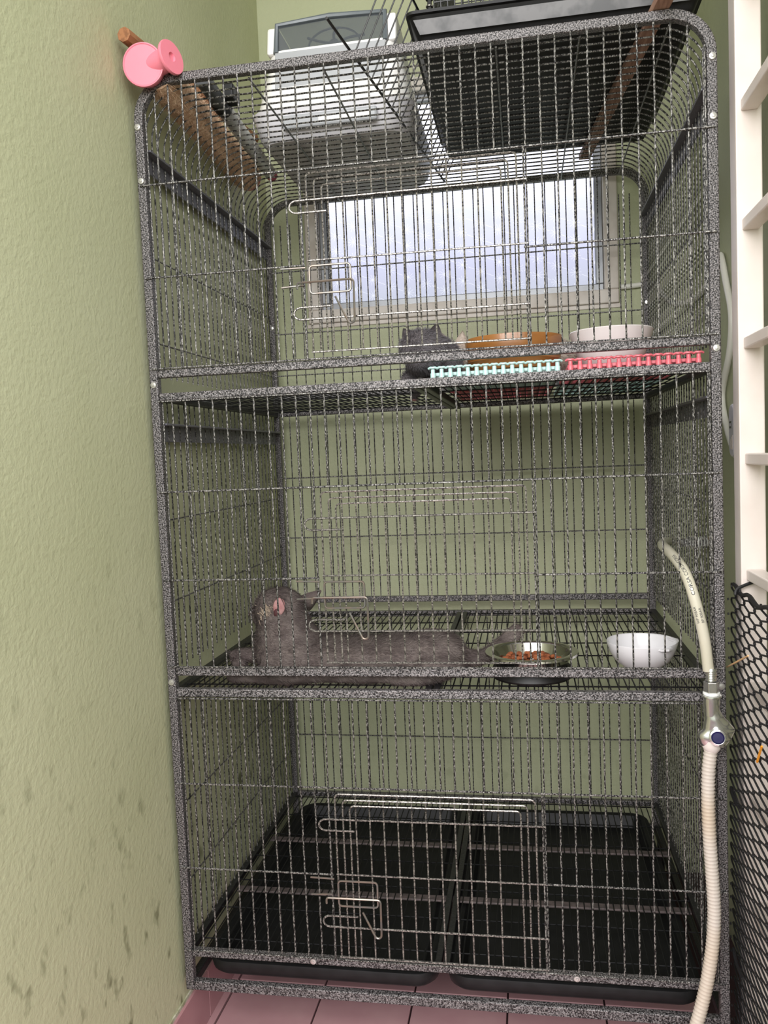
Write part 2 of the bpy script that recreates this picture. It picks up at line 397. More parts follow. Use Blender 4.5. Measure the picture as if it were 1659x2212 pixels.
# zinc bolts
bp = B().lathe([(0.0, 0.0046), (0.0022, 0.0044), (0.0026, 0.0030), (0.0052, 0.0026), (0.0064, 0.0008), (0.0064, 0)], (0,0,0), 14, rot=Matrix.Rotation(PI/2, 3, 'X'))
bpo = bp.build('bolt', M_chromebolt, cage, smooth=True); first = True
for bx, bz in ((0.0075, 1.626), (0.0082, 1.531), (0.0082, 1.164), (0.0085, 0.607), (0.992, 1.632), (0.992, 1.539), (0.992, 1.170), (0.992, 0.606)):
    o = bpo if first else inst(bpo, cage, (0,0,0)); o.location = (bx, 0.0002, bz); first = False
for bx, bz in ((0.258, 0.0745), (0.742, 0.0745)):
    o = inst(bpo, cage, (bx, 0.0012, bz))
o = inst(bpo, cage, (0.992, D-T-0.0002, 1.375)); o = inst(bpo, cage, (0.0085, D-T-0.0002, 1.375))
# levelling legs that carry the cage above the floor (two rear, right front, left middle)
for lx, ly in ((0.0085, 0.60), (W-0.0085, 0.70), (W-0.0085, 0.008), (0.0085, 0.75)):
    b = B().lathe([(0.0, FZ), (0.020, FZ), (0.020, FZ+0.008), (0.009, FZ+0.014), (0.009, 0.0), (0.0, 0.0)], (lx, ly, 0), 16); b.build('levelling_leg', M_black, cage, smooth=True)

# --- wires
RW = 0.00165
YW = -0.0020          # front wires lie on the face of the bars
def wire(parent, path, r=RW, mt=None, name='wire', n=6):
    return B().tube(path, r, n).build(name, mt or M_wire, parent, smooth=True)
xs = [0.0415 + 0.0261*i for i in range(37)]
DX0, DX1 = 0.303, 0.690
TOPZ = {0: 0.577, 1: 1.133, 2: 1.692}
for ti, (zb, zt) in enumerate(TIERS):
    base = zb - 0.636    # relative to the middle tier
    zt_ = zt
    p = B()
    hz = 0.966 + base; h2 = 0.801 + base
    p.tube([(0.006, YW, hz), (W-0.004, YW, hz)], RW+0.0002)
    p.tube([(0.006, YW-0.0005, h2), (DX0+0.003, YW-0.0005, h2)], RW+0.0002); p.tube([(DX1-0.003, YW-0.0005, h2), (W-0.004, YW-0.0005, h2)], RW+0.0002)
    for sx in (T+0.004, W-T-0.004):     # border wires beside the posts
        p.tube([(sx, 0.006, zb), (sx, 0.006, zt_ - (0.05 if ti == 2 else 0))], RW)
    p.tube([(0.006, YW-0.001, zb+0.0010), (W-0.006, YW-0.001, zb+0.0010)], RW)
    if ti < 2: p.tube([(T, YW-0.001, zt_), (W-T, YW-0.001, zt_)], RW)
    else: p.tube([(0.10, 0.004, zt_), (W-0.10, 0.004, zt_)], RW)
    panel = p.build('front_wire_panel', M_wire, cage, smooth=True)
    full = None; short = None
    for x in xs:
        inside = DX0 + 0.005 < x < DX1 - 0.005
        z0 = hz if inside else zb
        if ti == 2:
            # clip under the rounded corner
            zz = zt_
            dxx = min(x, W-x)
            if dxx < R_C: zz = H - R_C + math.sqrt(max(0, (R_C-T)**2 - (R_C-dxx)**2)) - 0.004 if R_C-dxx < R_C-T else H-R_C
            w = wire(panel, [(x, 0.002, z0), (x, 0.002, zz)])
            continue
        key = short if inside else full
        if key is None:
            w = B().tube([(0, 0.0008, z0), (0, 0.0008, zt_)], RW).build('wire', M_wire, panel, smooth=True); w.location = (x, 0, 0)
            if inside: short = w
            else: full = w
        else: inst(key, panel, (x, 0, 0))
    # jambs of the door opening
    for x in (DX0, DX1):
        wire(panel, [(x, YW-0.002, zb), (x, YW-0.002, hz if ti < 2 else hz)], RW+0.0003)
    # catch pins left of the door
    wire(panel, [(0.263, YW-0.005, 0.7965+base), (0.308, YW-0.005, 0.7955+base)], 0.0018, M_latch, 'catch_pin')
    wire(panel, [(0.263, YW-0.005, 0.7640+base), (0.304, YW-0.005, 0.7655+base)], 0.0018, M_latch, 'catch_pin')
    # --- the door
    yd = YW-0.0055
    fr = B()
    def U(x0, x1, zt2, zb2, r=0.008):
        return [(x0, yd, zb2)] + [(a, yd, c) for a, c in arc(x0+r, zt2-r, r, 180, 90, 5)] + [(a, yd, c) for a, c in arc(x1-r, zt2-r, r, 90, 0, 5)] + [(x1, yd, zb2)]
    B0 = 0.648+base
    fr.tube(U(0.316, 0.678, 0.9565+base, B0), RW+0.0001); fr.tube(U(0.330, 0.664, 0.9455+base, B0), RW); fr.tube(U(0.343, 0.652, 0.9350+base, B0), RW)
    y2 = yd-0.0032
    fr.tube([(0.314, y2, B0), (0.693, y2, B0)], RW)
    fr.tube([(0.314, y2, 0.8065+base), (0.694, y2, 0.8050+base)], RW)
    for zc, up in ((0.910+base, -1), (0.7055+base, 1)):
        r = 0.0105
        zz = zc + up*r
        hook = [(0.694, y2, zc)] + [(0.298 + r*math.cos(math.radians(a))*1.25, y2, zz + r*math.sin(math.radians(a))) for a in ([90+18*i for i in range(11)] if up < 0 else [270-18*i for i in range(11)])] + [(0.351, y2, zz + up*r)]
        fr.tube(hook, RW+0.0002)
    door = fr.build('door', M_zinc, cage, smooth=True)
    dw = None
    for i in range(11):
        x = 0.354 + 0.0259*i
        if dw is None: dw = B().tube([(0, yd+0.0008, B0), (0, yd+0.0008, 0.955+base)], RW-0.0001).build('door_wire', M_zinc, door, smooth=True); dw.location = (x, 0, 0)
        else: inst(dw, door, (x, 0, 0))
    # latch: rectangular guide and a sliding bolt with a V handle
    y3 = y2-0.004
    lt = B(); r = 0.006
    a0, a1, c0, c1 = 0.317, 0.390, 0.7485+base, 0.796+base
    loop = [(a, y3, c) for a, c in arc(a1-r, c1-r, r, 90, 0, 4)] + [(a, y3, c) for a, c in arc(a1-r, c0+r, r, 0, -90, 4)] + [(a, y3, c) for a, c in arc(a0+r, c0+r, r, 270, 180, 4)] + [(a, y3, c) for a, c in arc(a0+r, c1-r, r, 180, 90, 4)]
    lt.tube(loop, 0.0019, closed=True); lt.build('latch_guide', M_latch, door, smooth=True)
    y4 = y3-0.0038
    zb_ = 0.768+base + (-0.003 if ti == 0 else 0)
    bolt = [(0.2945, y4, zb_-0.011), (0.2945, y4, zb_-0.004)] + [(a, y4, c) for a, c in arc(0.2985, zb_-0.004, 0.004, 180, 90, 3)] + [(a, y4, c) for a, c in arc(0.3895, zb_-0.006, 0.006, 90, 0, 4)] + [(0.3950, y4, 0.706+base)] + [(a, y4, c) for a, c in arc(0.3885, 0.699+base, 0.0062, 0, -150, 6)] + [(0.3620, y4, 0.7405+base)]
    lt = B().tube(bolt, 0.0020); lt.build('latch_bolt', M_latch, door, smooth=True)
    # --- back panel
    yb_ = D-T-0.001
    q = B()
    for z in (hz, h2): q.tube([(0.01, yb_, z), (W-0.01, yb_, z)], RW+0.0002)
    if ti == 2: q.tube([(0.01, yb_, 1.245), (W-0.01, yb_, 1.245)], RW)
    bpnl = q.build('back_wire_panel', M_wire, cage, smooth=True); key = None
    for i in range(36):
        x = 0.0470 + 0.0259*i
        zt2 = zt_ if ti < 2 else 1.697
        if key is None:
            key = B().tube([(0, yb_-0.002, zb), (0, yb_-0.002, zt2 if ti < 2 else 1.645)], RW).build('wire', M_wire, bpnl, smooth=True); key.location = (x, 0, 0); first_short = True
            if ti == 2:
                key2 = None
        elif ti == 2 and 0.08 < x < 0.92:
            if key2 is None:
                key2 = B().tube([(0, yb_-0.002, zb), (0, yb_-0.002, zt2)], RW).build('wire', M_wire, bpnl, smooth=True); key2.location = (x, 0, 0)
            else: inst(key2, bpnl, (x, 0, 0))
        else: inst(key, bpnl, (x, 0, 0))
    # --- side panels
    if ti < 2:
        for xw in (0.006, W-0.006):
            sdb = B(); y = 0.030; sg = 1 if xw < 0.5 else -1
            while y < D-0.02:
                sdb.tube([(xw, y, zb-0.01), (xw, y, zt_+0.01)], RW, 5); y += 0.0265
            for z in (0.911+base, 0.7545+base): sdb.tube([(xw-sg*0.003, T, z), (xw-sg*0.003, D-T, z)], RW, 5)
            stuff(sdb.build('side_wire_panel', M_wire, cage, smooth=True))
# arched wires that form both sides of the top tier and the roof in one bend
ra = 0.082; zr = 1.699
ap = B()
for xw in (0.003, W-0.003):
    for z in (1.403, 1.245): ap.tube([(xw, T, z), (xw, D-T, z)], RW)
for xx in (0.215, 0.351, 0.650, 0.788, 0.930): ap.tube([(xx, T, zr-0.0035), (xx, D-T, zr-0.0035)], RW+0.0002)
ap = ap.build('arched_wire_panel', M_wire, cage, smooth=True)
path = [(0.007, 0, 1.18)] + [(a, 0, c) for a, c in arc(0.007+ra, zr-ra, ra, 180, 90, 9)] + [(a, 0, c) for a, c in arc(W-0.007-ra, zr-ra, ra, 90, 0, 9)] + [(W-0.007, 0, 1.18)]
aw = B().tube(path, RW, 6).build('arched_wire', M_wire, ap, smooth=True); first = True
y = 0.030
while y < D-0.02:
    o = aw if first else inst(aw, ap, (0,0,0)); o.location = (0, y, 0); first = False; y += 0.0265
# --- shelves
def shelf(z, name, skip=None):
    for x0, x1 in ((T, 0.488), (0.512, W-T)):
        g = B(); x = x0+0.010
        while x < x1-0.004:
            g.tube([(x, T, z), (x, D-T, z)], 0.0014, 5); x += 0.0146
        for i in range(7):
            yy = 0.05 + i*0.113
            g.tube([(x0, yy, z-0.0028), (x1, yy, z-0.0028)], 0.0015, 5)
        stuff(g.build('shelf_grid', M_grid, cage, smooth=True))
    for x0, x1 in ((0.486, 0.4985), (0.5015, 0.514)):
        B().box((x0, T, z-0.015), (x1, D-T, z-0.0005)).build('shelf_beam', M_black, cage, bevel=0.002)
shelf(1.147, 'upper'); shelf(0.5925, 'lower'); shelf(0.0795, 'bottom')
for yy in (0.496, 0.256):
    B().box((T, yy-0.010, 0.0640), (W-T, yy+0.010, 0.0685)).build('support_bar', M_rust, cage, bevel=0.001)

# ------------------------------------------------------------------ trays under the bottom grid
def tray(x0, x1, label):
    t = thing('litter_tray', label, 'tray', ((x0+x1)/2, 0.36, 0.027))
    def ring(i, z, n=6):
        a, b, c, d = x0+i, x1-i, 0.004+i, 0.735-i; r = max(0.012, 0.045-i); out = []
        for cx, cy, s in ((b-r, d-r, 0), (a+r, d-r, 90), (a+r, c+r, 180), (b-r, c+r, 270)):
            out += [(cx + r*math.cos(math.radians(s+90*k/n)), cy + r*math.sin(math.radians(s+90*k/n)), z) for k in range(n+1)]
        return out
    rings = [ring(0.030, 0.0195), ring(0.012, 0.021), ring(0.003, 0.030), ring(0.0, 0.046), ring(0.002, 0.0545), ring(0.010, 0.057), ring(0.020, 0.055), ring(0.028, 0.040), ring(0.034, 0.025)]
    rings = [[(a, c, 0.027 + (h-0.0195)*0.9) for a, c, h in r] for r in rings]
    b = B(); m = len(rings[0]); vs = [p for r in rings for p in r]
    fs = [(i*m+k, i*m+(k+1) % m, (i+1)*m+(k+1) % m, (i+1)*m+k) for i in range(len(rings)-1) for k in range(m)]
    fs += [tuple(range(m-1, -1, -1)), tuple((len(rings)-1)*m+k for k in range(m))]
    b.add(vs, fs); b.build('tray_body', M_plblack, t, smooth=True)
    return t
tray(0.040, 0.492, 'black plastic pull-out tray on the left under the cage bottom')
tray(0.506, 0.962, 'black plastic pull-out tray on the right under the cage bottom')

# ------------------------------------------------------------------ fur helpers
def blob(name, ells, material, parent, voxel=0.0045, smooth_it=6, tips=None, n_hair=0, hair=0.010, flow=(1, 0, -0.2), seed=1, fuzz=0.35):
    b = B()
    for c, r, *rt in ells: b.ell(c, r, rt[0] if rt else None, 20, 14)
    me = b.mesh(name); o = bpy.data.objects.new(name, me); col.objects.link(o)
    md = o.modifiers.new('skin', 'REMESH'); md.mode = 'VOXEL'; md.voxel_size = voxel
    ms = o.modifiers.new('soft', 'SMOOTH'); ms.iterations = smooth_it; ms.factor = 0.6
    dg = bpy.context.evaluated_depsgraph_get(); dg.update()
    me2 = bpy.data.meshes.new_from_object(o.evaluated_get(dg)); o.modifiers.clear(); o.data = me2; me2.name = name
    me2.materials.clear(); me2.materials.append(material)
    for p in me2.polygons: p.use_smooth = True
    attach(o, parent)
    if n_hair:
        rnd = random.Random(seed); polys = me2.polygons; areas = []; tot = 0
        for p in polys: tot += p.area; areas.append(tot)
        import bisect
        vs = []; fs = []; F = Vector(flow).normalized()
        for i in range(n_hair):
            p = polys[min(bisect.bisect(areas, rnd.random()*tot), len(polys)-1)]
            v = [me2.vertices[k].co for k in p.vertices]; a, c = rnd.random(), rnd.random()
            pt = v[0]*(1-a)*(1-c) + v[1]*a*(1-c) + v[2 % len(v)]*a*c + v[-1]*(1-a)*c
            nrm = p.normal; t = F - nrm*F.dot(nrm)
            t += Vector((rnd.gauss(0, .25), rnd.gauss(0, .25), rnd.gauss(0, .25)))
            d = (t*1.0 + nrm*fuzz).normalized()*hair*(0.6+0.7*rnd.random())
            s = d.cross(nrm)
            if s.length < 1e-9: continue
            s = s.normalized()*0.0005
            k = len(vs); vs += [pt - s, pt + s, pt + d]; fs.append((k, k+1, k+2))
        h = B(); h.add(vs, fs); hm = bpy.data.meshes.new('fur'); hm.from_pydata(h.v, [], h.f); hm.materials.append(tips or material)
        ho = bpy.data.objects.new('fur', hm); col.objects.link(ho); attach(ho, parent); stuff(ho)
    return o
def chain(pts, radii, k=5):
    """overlapping balls along a limb"""
    out = []
    P = smooth_path(pts, k); n = len(P)
    for i, p in enumerate(P):
        f = i/(n-1)*(len(radii)-1); j = min(int(f), len(radii)-2); r = radii[j] + (radii[j+1]-radii[j])*(f-j)
        out.append((tuple(p), (r, r, r)))
    return out
def ear_mesh(base, tip, width, normal, depth=0.35, n=8):
    """cupped triangular ear: base centre, tip, full width, direction the cup opens"""
    base, tip, nrm = Vector(base), Vector(tip), Vector(normal).normalized(); up = tip-base; side = up.cross(nrm).normalized()
    b = B(); rows = []
    for layer in (0, 1):
        for i in range(n+1):
            t = i/n; w = width*0.5*(1 - t**1.7); row = []
            for j in range(n+1):
                s = -1 + 2*j/n
                off = nrm*(width*depth*(s*s - 0.8)*(1-t*0.6)) - nrm*(0.0022*layer)
                row.append(base + up*t + side*(s*w) + off)
            rows.append(row)
    vs = [p for r in rows for p in r]; m = n+1; fs = []
    for layer in (0, 1):
        o = layer*m*m
        for i in range(n):
            for j in range(n): fs.append((o+i*m+j, o+i*m+j+1, o+(i+1)*m+j+1, o+(i+1)*m+j))
    o = m*m
    for i in range(n):
        for j in (0, n): fs.append((i*m+j, (i+1)*m+j, o+(i+1)*m+j, o+i*m+j))
    return b.add(vs, fs)

# ------------------------------------------------------------------ adult cat on the middle shelf
ZS = 0.595
cat = thing('cat', 'grey adult cat lying on the middle shelf with its head raised', 'cat', (0.33, 0.13, ZS))
E_ = [((0.186, 0.135, 0.718), (0.052, 0.050, 0.046)), ((0.146, 0.150, 0.706), (0.027, 0.030, 0.025)), ((0.195, 0.128, 0.684), (0.056, 0.056, 0.050)),
      ((0.205, 0.122, 0.655), (0.068, 0.064, 0.052)), ((0.220, 0.112, 0.634), (0.082, 0.074, 0.042)), ((0.290, 0.115, 0.632), (0.090, 0.074, 0.040)),
      ((0.350, 0.120, 0.631), (0.090, 0.074, 0.038)), ((0.420, 0.122, 0.632), (0.085, 0.072, 0.039)), ((0.490, 0.130, 0.635), (0.066, 0.070, 0.042)),
      ((0.500, 0.078, 0.618), (0.052, 0.042, 0.026)), ((0.36, 0.060, 0.612), (0.15, 0.035, 0.020)), ((0.24, 0.055, 0.613), (0.09, 0.034, 0.021))]
E_ += chain([(0.20, 0.16, 0.625), (0.135, 0.155, 0.622), (0.090, 0.150, 0.622)], [0.030, 0.0165, 0.0150])
E_ += [((0.083, 0.150, 0.620), (0.0165, 0.015, 0.0150)), ((0.096, 0.128, 0.611), (0.0165, 0.014, 0.0125))]
E_ += chain([(0.22, 0.055, 0.612), (0.16, 0.045, 0.610), (0.115, 0.042, 0.608)], [0.026, 0.016, 0.014])
E_ += chain([(0.530, 0.135, 0.625), (0.560, 0.150, 0.616), (0.590, 0.185, 0.613), (0.620, 0.225, 0.626), (0.650, 0.240, 0.650)], [0.024, 0.018, 0.0155, 0.0165, 0.015])
E_ += chain([(0.50, 0.07, 0.612), (0.47, 0.045, 0.607), (0.43, 0.040, 0.605)], [0.024, 0.016, 0.013])
blob('body', E_, M_cat, cat, 0.0042, 8, M_fur, 42000, 0.010, (1, 0.0, -0.5), 5)
e1 = ear_mesh((0.193, 0.090, 0.716), (0.203, 0.082, 0.757), 0.040, (0.0, -1, 0.15), 0.20).build('ear', M_cat, cat, smooth=True)
B().ell((0.199, 0.0865, 0.733), (0.0120, 0.0035, 0.0180), Matrix.Rotation(0.2, 3, 'Y')).build('inner_ear', M_earin, e1, smooth=True)['label'] = 'pink inner ear'
B().ell((0.194, 0.0838, 0.722), (0.0055, 0.0025, 0.008), Matrix.Rotation(0.3, 3, 'Y')).build('ear_canal', M_eardark, e1, smooth=True)
ear_mesh((0.226, 0.165, 0.722), (0.262, 0.175, 0.750), 0.040, (-0.4, 1, 0.4), 0.25).build('ear', M_cat, cat, smooth=True)
tf = B(); rt = random.Random(4)
for i in range(420):
    p = Vector((0.174 + rt.gauss(0.002, 0.008), 0.0868 + rt.random()*0.004, 0.722 + rt.gauss(-0.002, 0.008))); d = Vector((rt.gauss(0.006, .004), -0.003, rt.gauss(-0.004, .006)))
    s = Vector((0.0006, 0, 0.0004)); tf.add([p-s, p+s, p+d], [(0, 1, 2)])
stuff(tf.build('cheek_fur', M_cream, cat))
B().ell((0.1285, 0.135, 0.716), (0.006, 0.006, 0.006)).build('eye', M_eyed, cat, smooth=True)
B().ell((0.1190, 0.150, 0.706), (0.004, 0.005, 0.004)).build('nose', M_eardark, cat, smooth=True)

# ------------------------------------------------------------------ kittens on the upper shelf
ZU = 1.1505
kit = thing('kitten', 'dark grey kitten peering down between the bars beside the mint mat', 'kitten', (0.51, 0.16, ZU), 'kittens on the upper shelf')
K = [((0.497, 0.115, 1.214), (0.047, 0.040, 0.036)), ((0.496, 0.096, 1.190), (0.034, 0.030, 0.026)), ((0.491, 0.078, 1.181), (0.017, 0.014, 0.012)), ((0.520, 0.165, 1.198), (0.044, 0.045, 0.043)), ((0.522, 0.205, 1.192), (0.040, 0.045, 0.038))]
K += chain([(0.478, 0.13, 1.18), (0.468, 0.12, 1.165), (0.462, 0.11, 1.160)], [0.016, 0.011, 0.0095])
K += chain([(0.505, 0.20, 1.175), (0.478, 0.26, 1.160), (0.452, 0.310, 1.150), (0.449, 0.322, 1.1375)], [0.018, 0.012, 0.009, 0.0065])
blob('body', K, M_kit, kit, 0.0036, 5, M_kittip, 16000, 0.0075, (0.3, 0.3, -0.4), 9, fuzz=0.6)
for bx, tx in ((0.520, 0.527), (0.474, 0.463)):
    ear_mesh((bx, 0.100, 1.233), (tx, 0.090, 1.256 if bx > .5 else 1.250), 0.028, (0, -1, 0.1), 0.2).build('ear', M_kit, kit, smooth=True)
for ex in (0.482, 0.506): B().ell((ex, 0.068, 1.190), (0.0055, 0.004, 0.0055)).build('eye', M_eyed, kit, smooth=True)
B().ell((0.449, 0.322, 1.1335), (0.006, 0.006, 0.0035)).build('paw_pad', M_earin, kit, smooth=True)
kc = thing('kitten', 'pale cream kitten with an amber eye lying behind the brown bowl', 'kitten', (0.65, 0.33, ZU), 'kittens on the upper shelf')
K = [((0.536, 0.318, 1.210), (0.036, 0.034, 0.031)), ((0.529, 0.290, 1.198), (0.020, 0.020, 0.017)), ((0.585, 0.360, 1.200), (0.05, 0.045, 0.044)), ((0.655, 0.375, 1.200), (0.07, 0.05, 0.045)), ((0.730, 0.375, 1.203), (0.070, 0.05, 0.045))]
K += chain([(0.555, 0.30, 1.18), (0.535, 0.275, 1.170), (0.528, 0.262, 1.168)], [0.016, 0.011, 0.010])
K += chain([(0.78, 0.375, 1.195), (0.80, 0.37, 1.185), (0.83, 0.36, 1.178)], [0.022, 0.014, 0.009])
kc.location.z += 0.006
blob('body', K, M_kit2, kc, 0.0036, 5, M_kit2, 9000, 0.009, (0.4, 0.2, -0.3), 11, fuzz=0.8)
for bx, tx in ((0.553, 0.558), (0.520, 0.512)):
    ear_mesh((bx, 0.312, 1.232), (tx, 0.305, 1.264), 0.030, (0, -1, 0.1), 0.2).build('ear', M_kit2, kc, smooth=True)
for ex in (0.524, 0.546): B().ell((ex, 0.285, 1.209), (0.0055, 0.004, 0.0055)).build('eye', M_eye, kc, smooth=True)

# ------------------------------------------------------------------ interlocking bath mats on the upper shelf
MZ = 1.1488
def mat_tile(x0, x1, y0, y1, mt, label, cat='mat'):
    t = thing('plastic_mat', label, cat, ((x0+x1)/2, (y0+y1)/2, MZ), 'interlocking plastic mats')
    n = max(1, round((x1-x0)/0.0156)); st_ = (x1-x0)/n; ribs = None
    for i in range(n):
        xx = x0 + (i+0.5)*st_
        path = [(xx, y0+0.006, MZ+0.005), (xx, y1-0.006, MZ+0.005)]
        if ribs is None:
            ribs = B().sweep([(0, y0+0.004, 0), (0, y1-0.004, 0)], [(0.0045*math.sin(a), 0.0042*math.cos(a)) for a in [k*PI/3+PI/6 for k in range(6)]]).build('rib', mt, t, smooth=True)
            ribs.location = (xx, 0, MZ+0.0048)
        else: inst(ribs, t, (xx, 0, MZ+0.0048))
    c = B()
    yy = y0+0.012
    while yy < y1-0.004:
        c.box((x0+0.003, yy-0.003, MZ+0.0035), (x1-0.003, yy+0.003, MZ+0.0095)); yy += 0.031
    c.build('cross_bars', mt, t, bevel=0.001)
    kn = None
    for i in range(n):
        xx = x0 + (i+0.5)*st_
        if kn is None:
            kk = B().lathe([(0.0, 0.0), (0.0048, 0.0), (0.0048, 0.0075), (0.0036, 0.009), (0.0036, 0.0150), (0.0, 0.0152)], (0, y0+0.002, 0), 10)
            kk.tube([(-0.0078, y0+0.0035, 0.0165), (-0.004, y0+0.001, 0.0182), (0, y0-0.0005, 0.0176), (0.004, y0+0.001, 0.0182), (0.0078, y0+0.0035, 0.0165)], 0.0022, 6)
            kk.box((-0.0012, y0+0.002, 0.010), (0.0012, y0+0.006, 0.0165))
            kn = kk.build('edge_stud', mt, t, smooth=True); kn.location = (xx, 0, MZ)
        else: inst(kn, t, (xx, 0, MZ))
    return t
XM = 0.748
mat_tile(0.516, XM-0.003, 0.006+0.006, 0.375, M_mint, 'mint plastic mat at the front, left of the coral one')
mat_tile(XM+0.003, 0.975, 0.006+0.006, 0.375, M_pinkm, 'coral plastic mat at the front right corner of the shelf')
mat_tile(0.516, XM-0.003, 0.392, 0.745, M_pinkm, 'coral plastic mat at the rear, behind the mint front one')
mat_tile(XM+0.003, 0.975, 0.392, 0.745, M_mint, 'mint plastic mat at the rear right corner of the shelf')

# ------------------------------------------------------------------ bowls
ZM = MZ + 0.0125
def bowl(name, label, c, prof, mt, group=None, cat='bowl'):
    o = B().lathe(prof, (0, 0, 0), 48).build(name, mt, None, smooth=True); o.location = c
    return tag(o, label, cat, group)
bowl('brown_bowl', 'round brown wooden bowl on the upper shelf', (0.662, 0.192, ZM+0.0045), [(0, 0), (0.070, 0), (0.080, 0.004), (0.088, 0.020), (0.0895, 0.0215), (0.0885, 0.023), (0.092, 0.044), (0.0935, 0.060), (0.0925, 0.065), (0.089, 0.064), (0.085, 0.035), (0.074, 0.012), (0, 0.010)], M_wood)
bowl('plastic_bowl', 'large smooth white bowl on the coral mat', (0.846, 0.205, ZM+0.0045), [(0, 0), (0.045, 0), (0.054, 0.006), (0.065, 0.030), (0.074, 0.055), (0.078, 0.068), (0.0765, 0.070), (0.074, 0.068), (0.062, 0.034), (0.050, 0.010), (0, 0.007)], M_plw)
sb = thing('food_bowl', 'stainless steel bowl of brown kibble on the middle shelf', 'bowl', (0.679, 0.110, 0.5942))
B().lathe([(0, 0), (0.074, 0), (0.0765, 0.004), (0.072, 0.018), (0.0655, 0.018), (0.060, 0.007), (0, 0.007)], (0.679, 0.110, 0.5942), 40).build('rubber_base', M_steeldark, sb, smooth=True)
B().lathe([(0.0, 0.0075), (0.054, 0.0075), (0.0605, 0.010), (0.0735, 0.041), (0.0775, 0.0450), (0.0845, 0.0440), (0.0870, 0.0425), (0.0860, 0.0460), (0.0775, 0.0475), (0.0715, 0.0445), (0.0580, 0.0125), (0.052, 0.0095), (0.0, 0.0095)], (0.679, 0.110, 0.5942), 48).build('steel_dish', M_steel, sb, smooth=True)
kb = B(); rk = random.Random(12)
for i in range(150):
    a = rk.random()*2*PI; rr = 0.058*math.sqrt(rk.random()); px, py = 0.679+rr*math.cos(a), 0.110+rr*math.sin(a)
    pz = 0.5942 + 0.0215 + 0.011*rk.random() + 0.004*max(0, 1-rr/0.05)
    kb.ell((px, py, pz), (0.0055+0.001*rk.random(), 0.005, 0.0036), Matrix.Rotation(rk.random()*3, 3, 'Z') @ Matrix.Rotation(rk.gauss(0, .4), 3, 'X'), 7, 5)
kb = kb.build('kibble', M_kib); kb['label'] = 'brown dry kibble heaped in the steel bowl'; kb['category'] = 'pet food'; stuff(kb)
cb = thing('water_bowl', 'small white ceramic bowl with handle tabs on the middle shelf', 'bowl', (0.888, 0.178, 0.5942))
B().lathe([(0, 0), (0.036, 0), (0.038, 0.003), (0.052, 0.014), (0.061, 0.030), (0.066, 0.048), (0.0655, 0.050), (0.063, 0.049), (0.057, 0.030), (0.046, 0.013), (0.03, 0.008), (0, 0.007)], (0.888, 0.178, 0.5942), 44).build('dish', M_cer, cb, smooth=True)
for ang in (20, -58):
    a = math.radians(ang); R3 = Matrix.Rotation(a, 3, 'Z')
    ol = [R3 @ Vector((x, y, 0)) + Vector((0.888, 0.178, 0.5942+0.043)) for x, y in ((0.060, -0.016), (0.070, -0.012), (0.075, 0), (0.070, 0.012), (0.060, 0.016))]
    B().prism(ol, (0, 0, 0.0045)).build('handle_tab', M_cer, cb, bevel=0.001)

# ------------------------------------------------------------------ tap, hoses and valve on the right
ZT = 0.7745
tap = thing('wall_tap_fitting', 'short chrome tap outlet wrapped in thread tape on right wall', 'tap', (XR, 0.66, ZT))
RX = Matrix.Rotation(PI/2, 3, 'Y')
def xl(prof, x, y, z, n=24): return B().lathe(prof, (x, y, z), n, rot=RX)
ty = 0.66
xl([(0, 0), (0.018, 0), (0.018, -0.006), (0.012, -0.008), (0.012, -0.014), (0, -0.014)], XR, ty, ZT).build('wall_flange', M_copper, tap, smooth=True)
xl([(0, 0), (0.0150, 0), (0.0150, -0.018), (0, -0.018)], XR-0.012, ty, ZT, 6).build('hex_nut', M_tapm, tap)
xl([(0, 0), (0.0125, 0), (0.0135, -0.003), (0.0125, -0.007), (0, -0.007)], XR-0.030, ty, ZT).build('thread_tape', M_tape, tap, smooth=True)
xl([(0, 0), (0.0150, 0), (0.0150, -0.022), (0, -0.022)], XR-0.037, ty, ZT, 6).build('hex_nut', M_tapm, tap)
pr = [(0, 0), (0.009, 0)]
for i in range(5): pr += [(0.0105, -0.003-i*0.006), (0.0078, -0.006-i*0.006)]
pr += [(0, -0.036)]
xl(pr, XR-0.059, ty, ZT).build('hose_barb', M_tapm, tap, smooth=True)
for k, (dx, dl) in enumerate(((-0.034, 0.05), (-0.032, 0.085))):
    B().tube(smooth_path([(XR+dx, ty-0.013, ZT-0.006), (XR+dx+0.003*k, ty-0.015, ZT-dl*0.5), (XR+dx-0.006+0.012*k, ty-0.016, ZT-dl)], 5), 0.0009, 5).build('tape_end', M_tape, tap, smooth=True)
hp = [(1.046, 0.66, 0.7745), (1.034, 0.650, 0.776), (1.018, 0.59, 0.786), (0.983, 0.46, 0.802), (0.954, 0.33, 0.813), (0.934, 0.21, 0.8225), (0.925, 0.115, 0.827), (0.926, 0.065, 0.824), (0.930, 0.032, 0.816),
      (0.936, 0.003, 0.803), (0.9415, -0.018, 0.782), (0.949, -0.0255, 0.751), (0.957, -0.027, 0.715), (0.9625, -0.027, 0.682), (0.9665, -0.027, 0.640)]
HP = smooth_path(hp, 8)
hose = thing('water_hose', 'cream plastic hose with black lettering looping from tap through the cage', 'hose', (0.93, 0.0, 0.64))
B().tube(HP, 0.0091, 16).build('tubing', M_hose, hose, smooth=True)
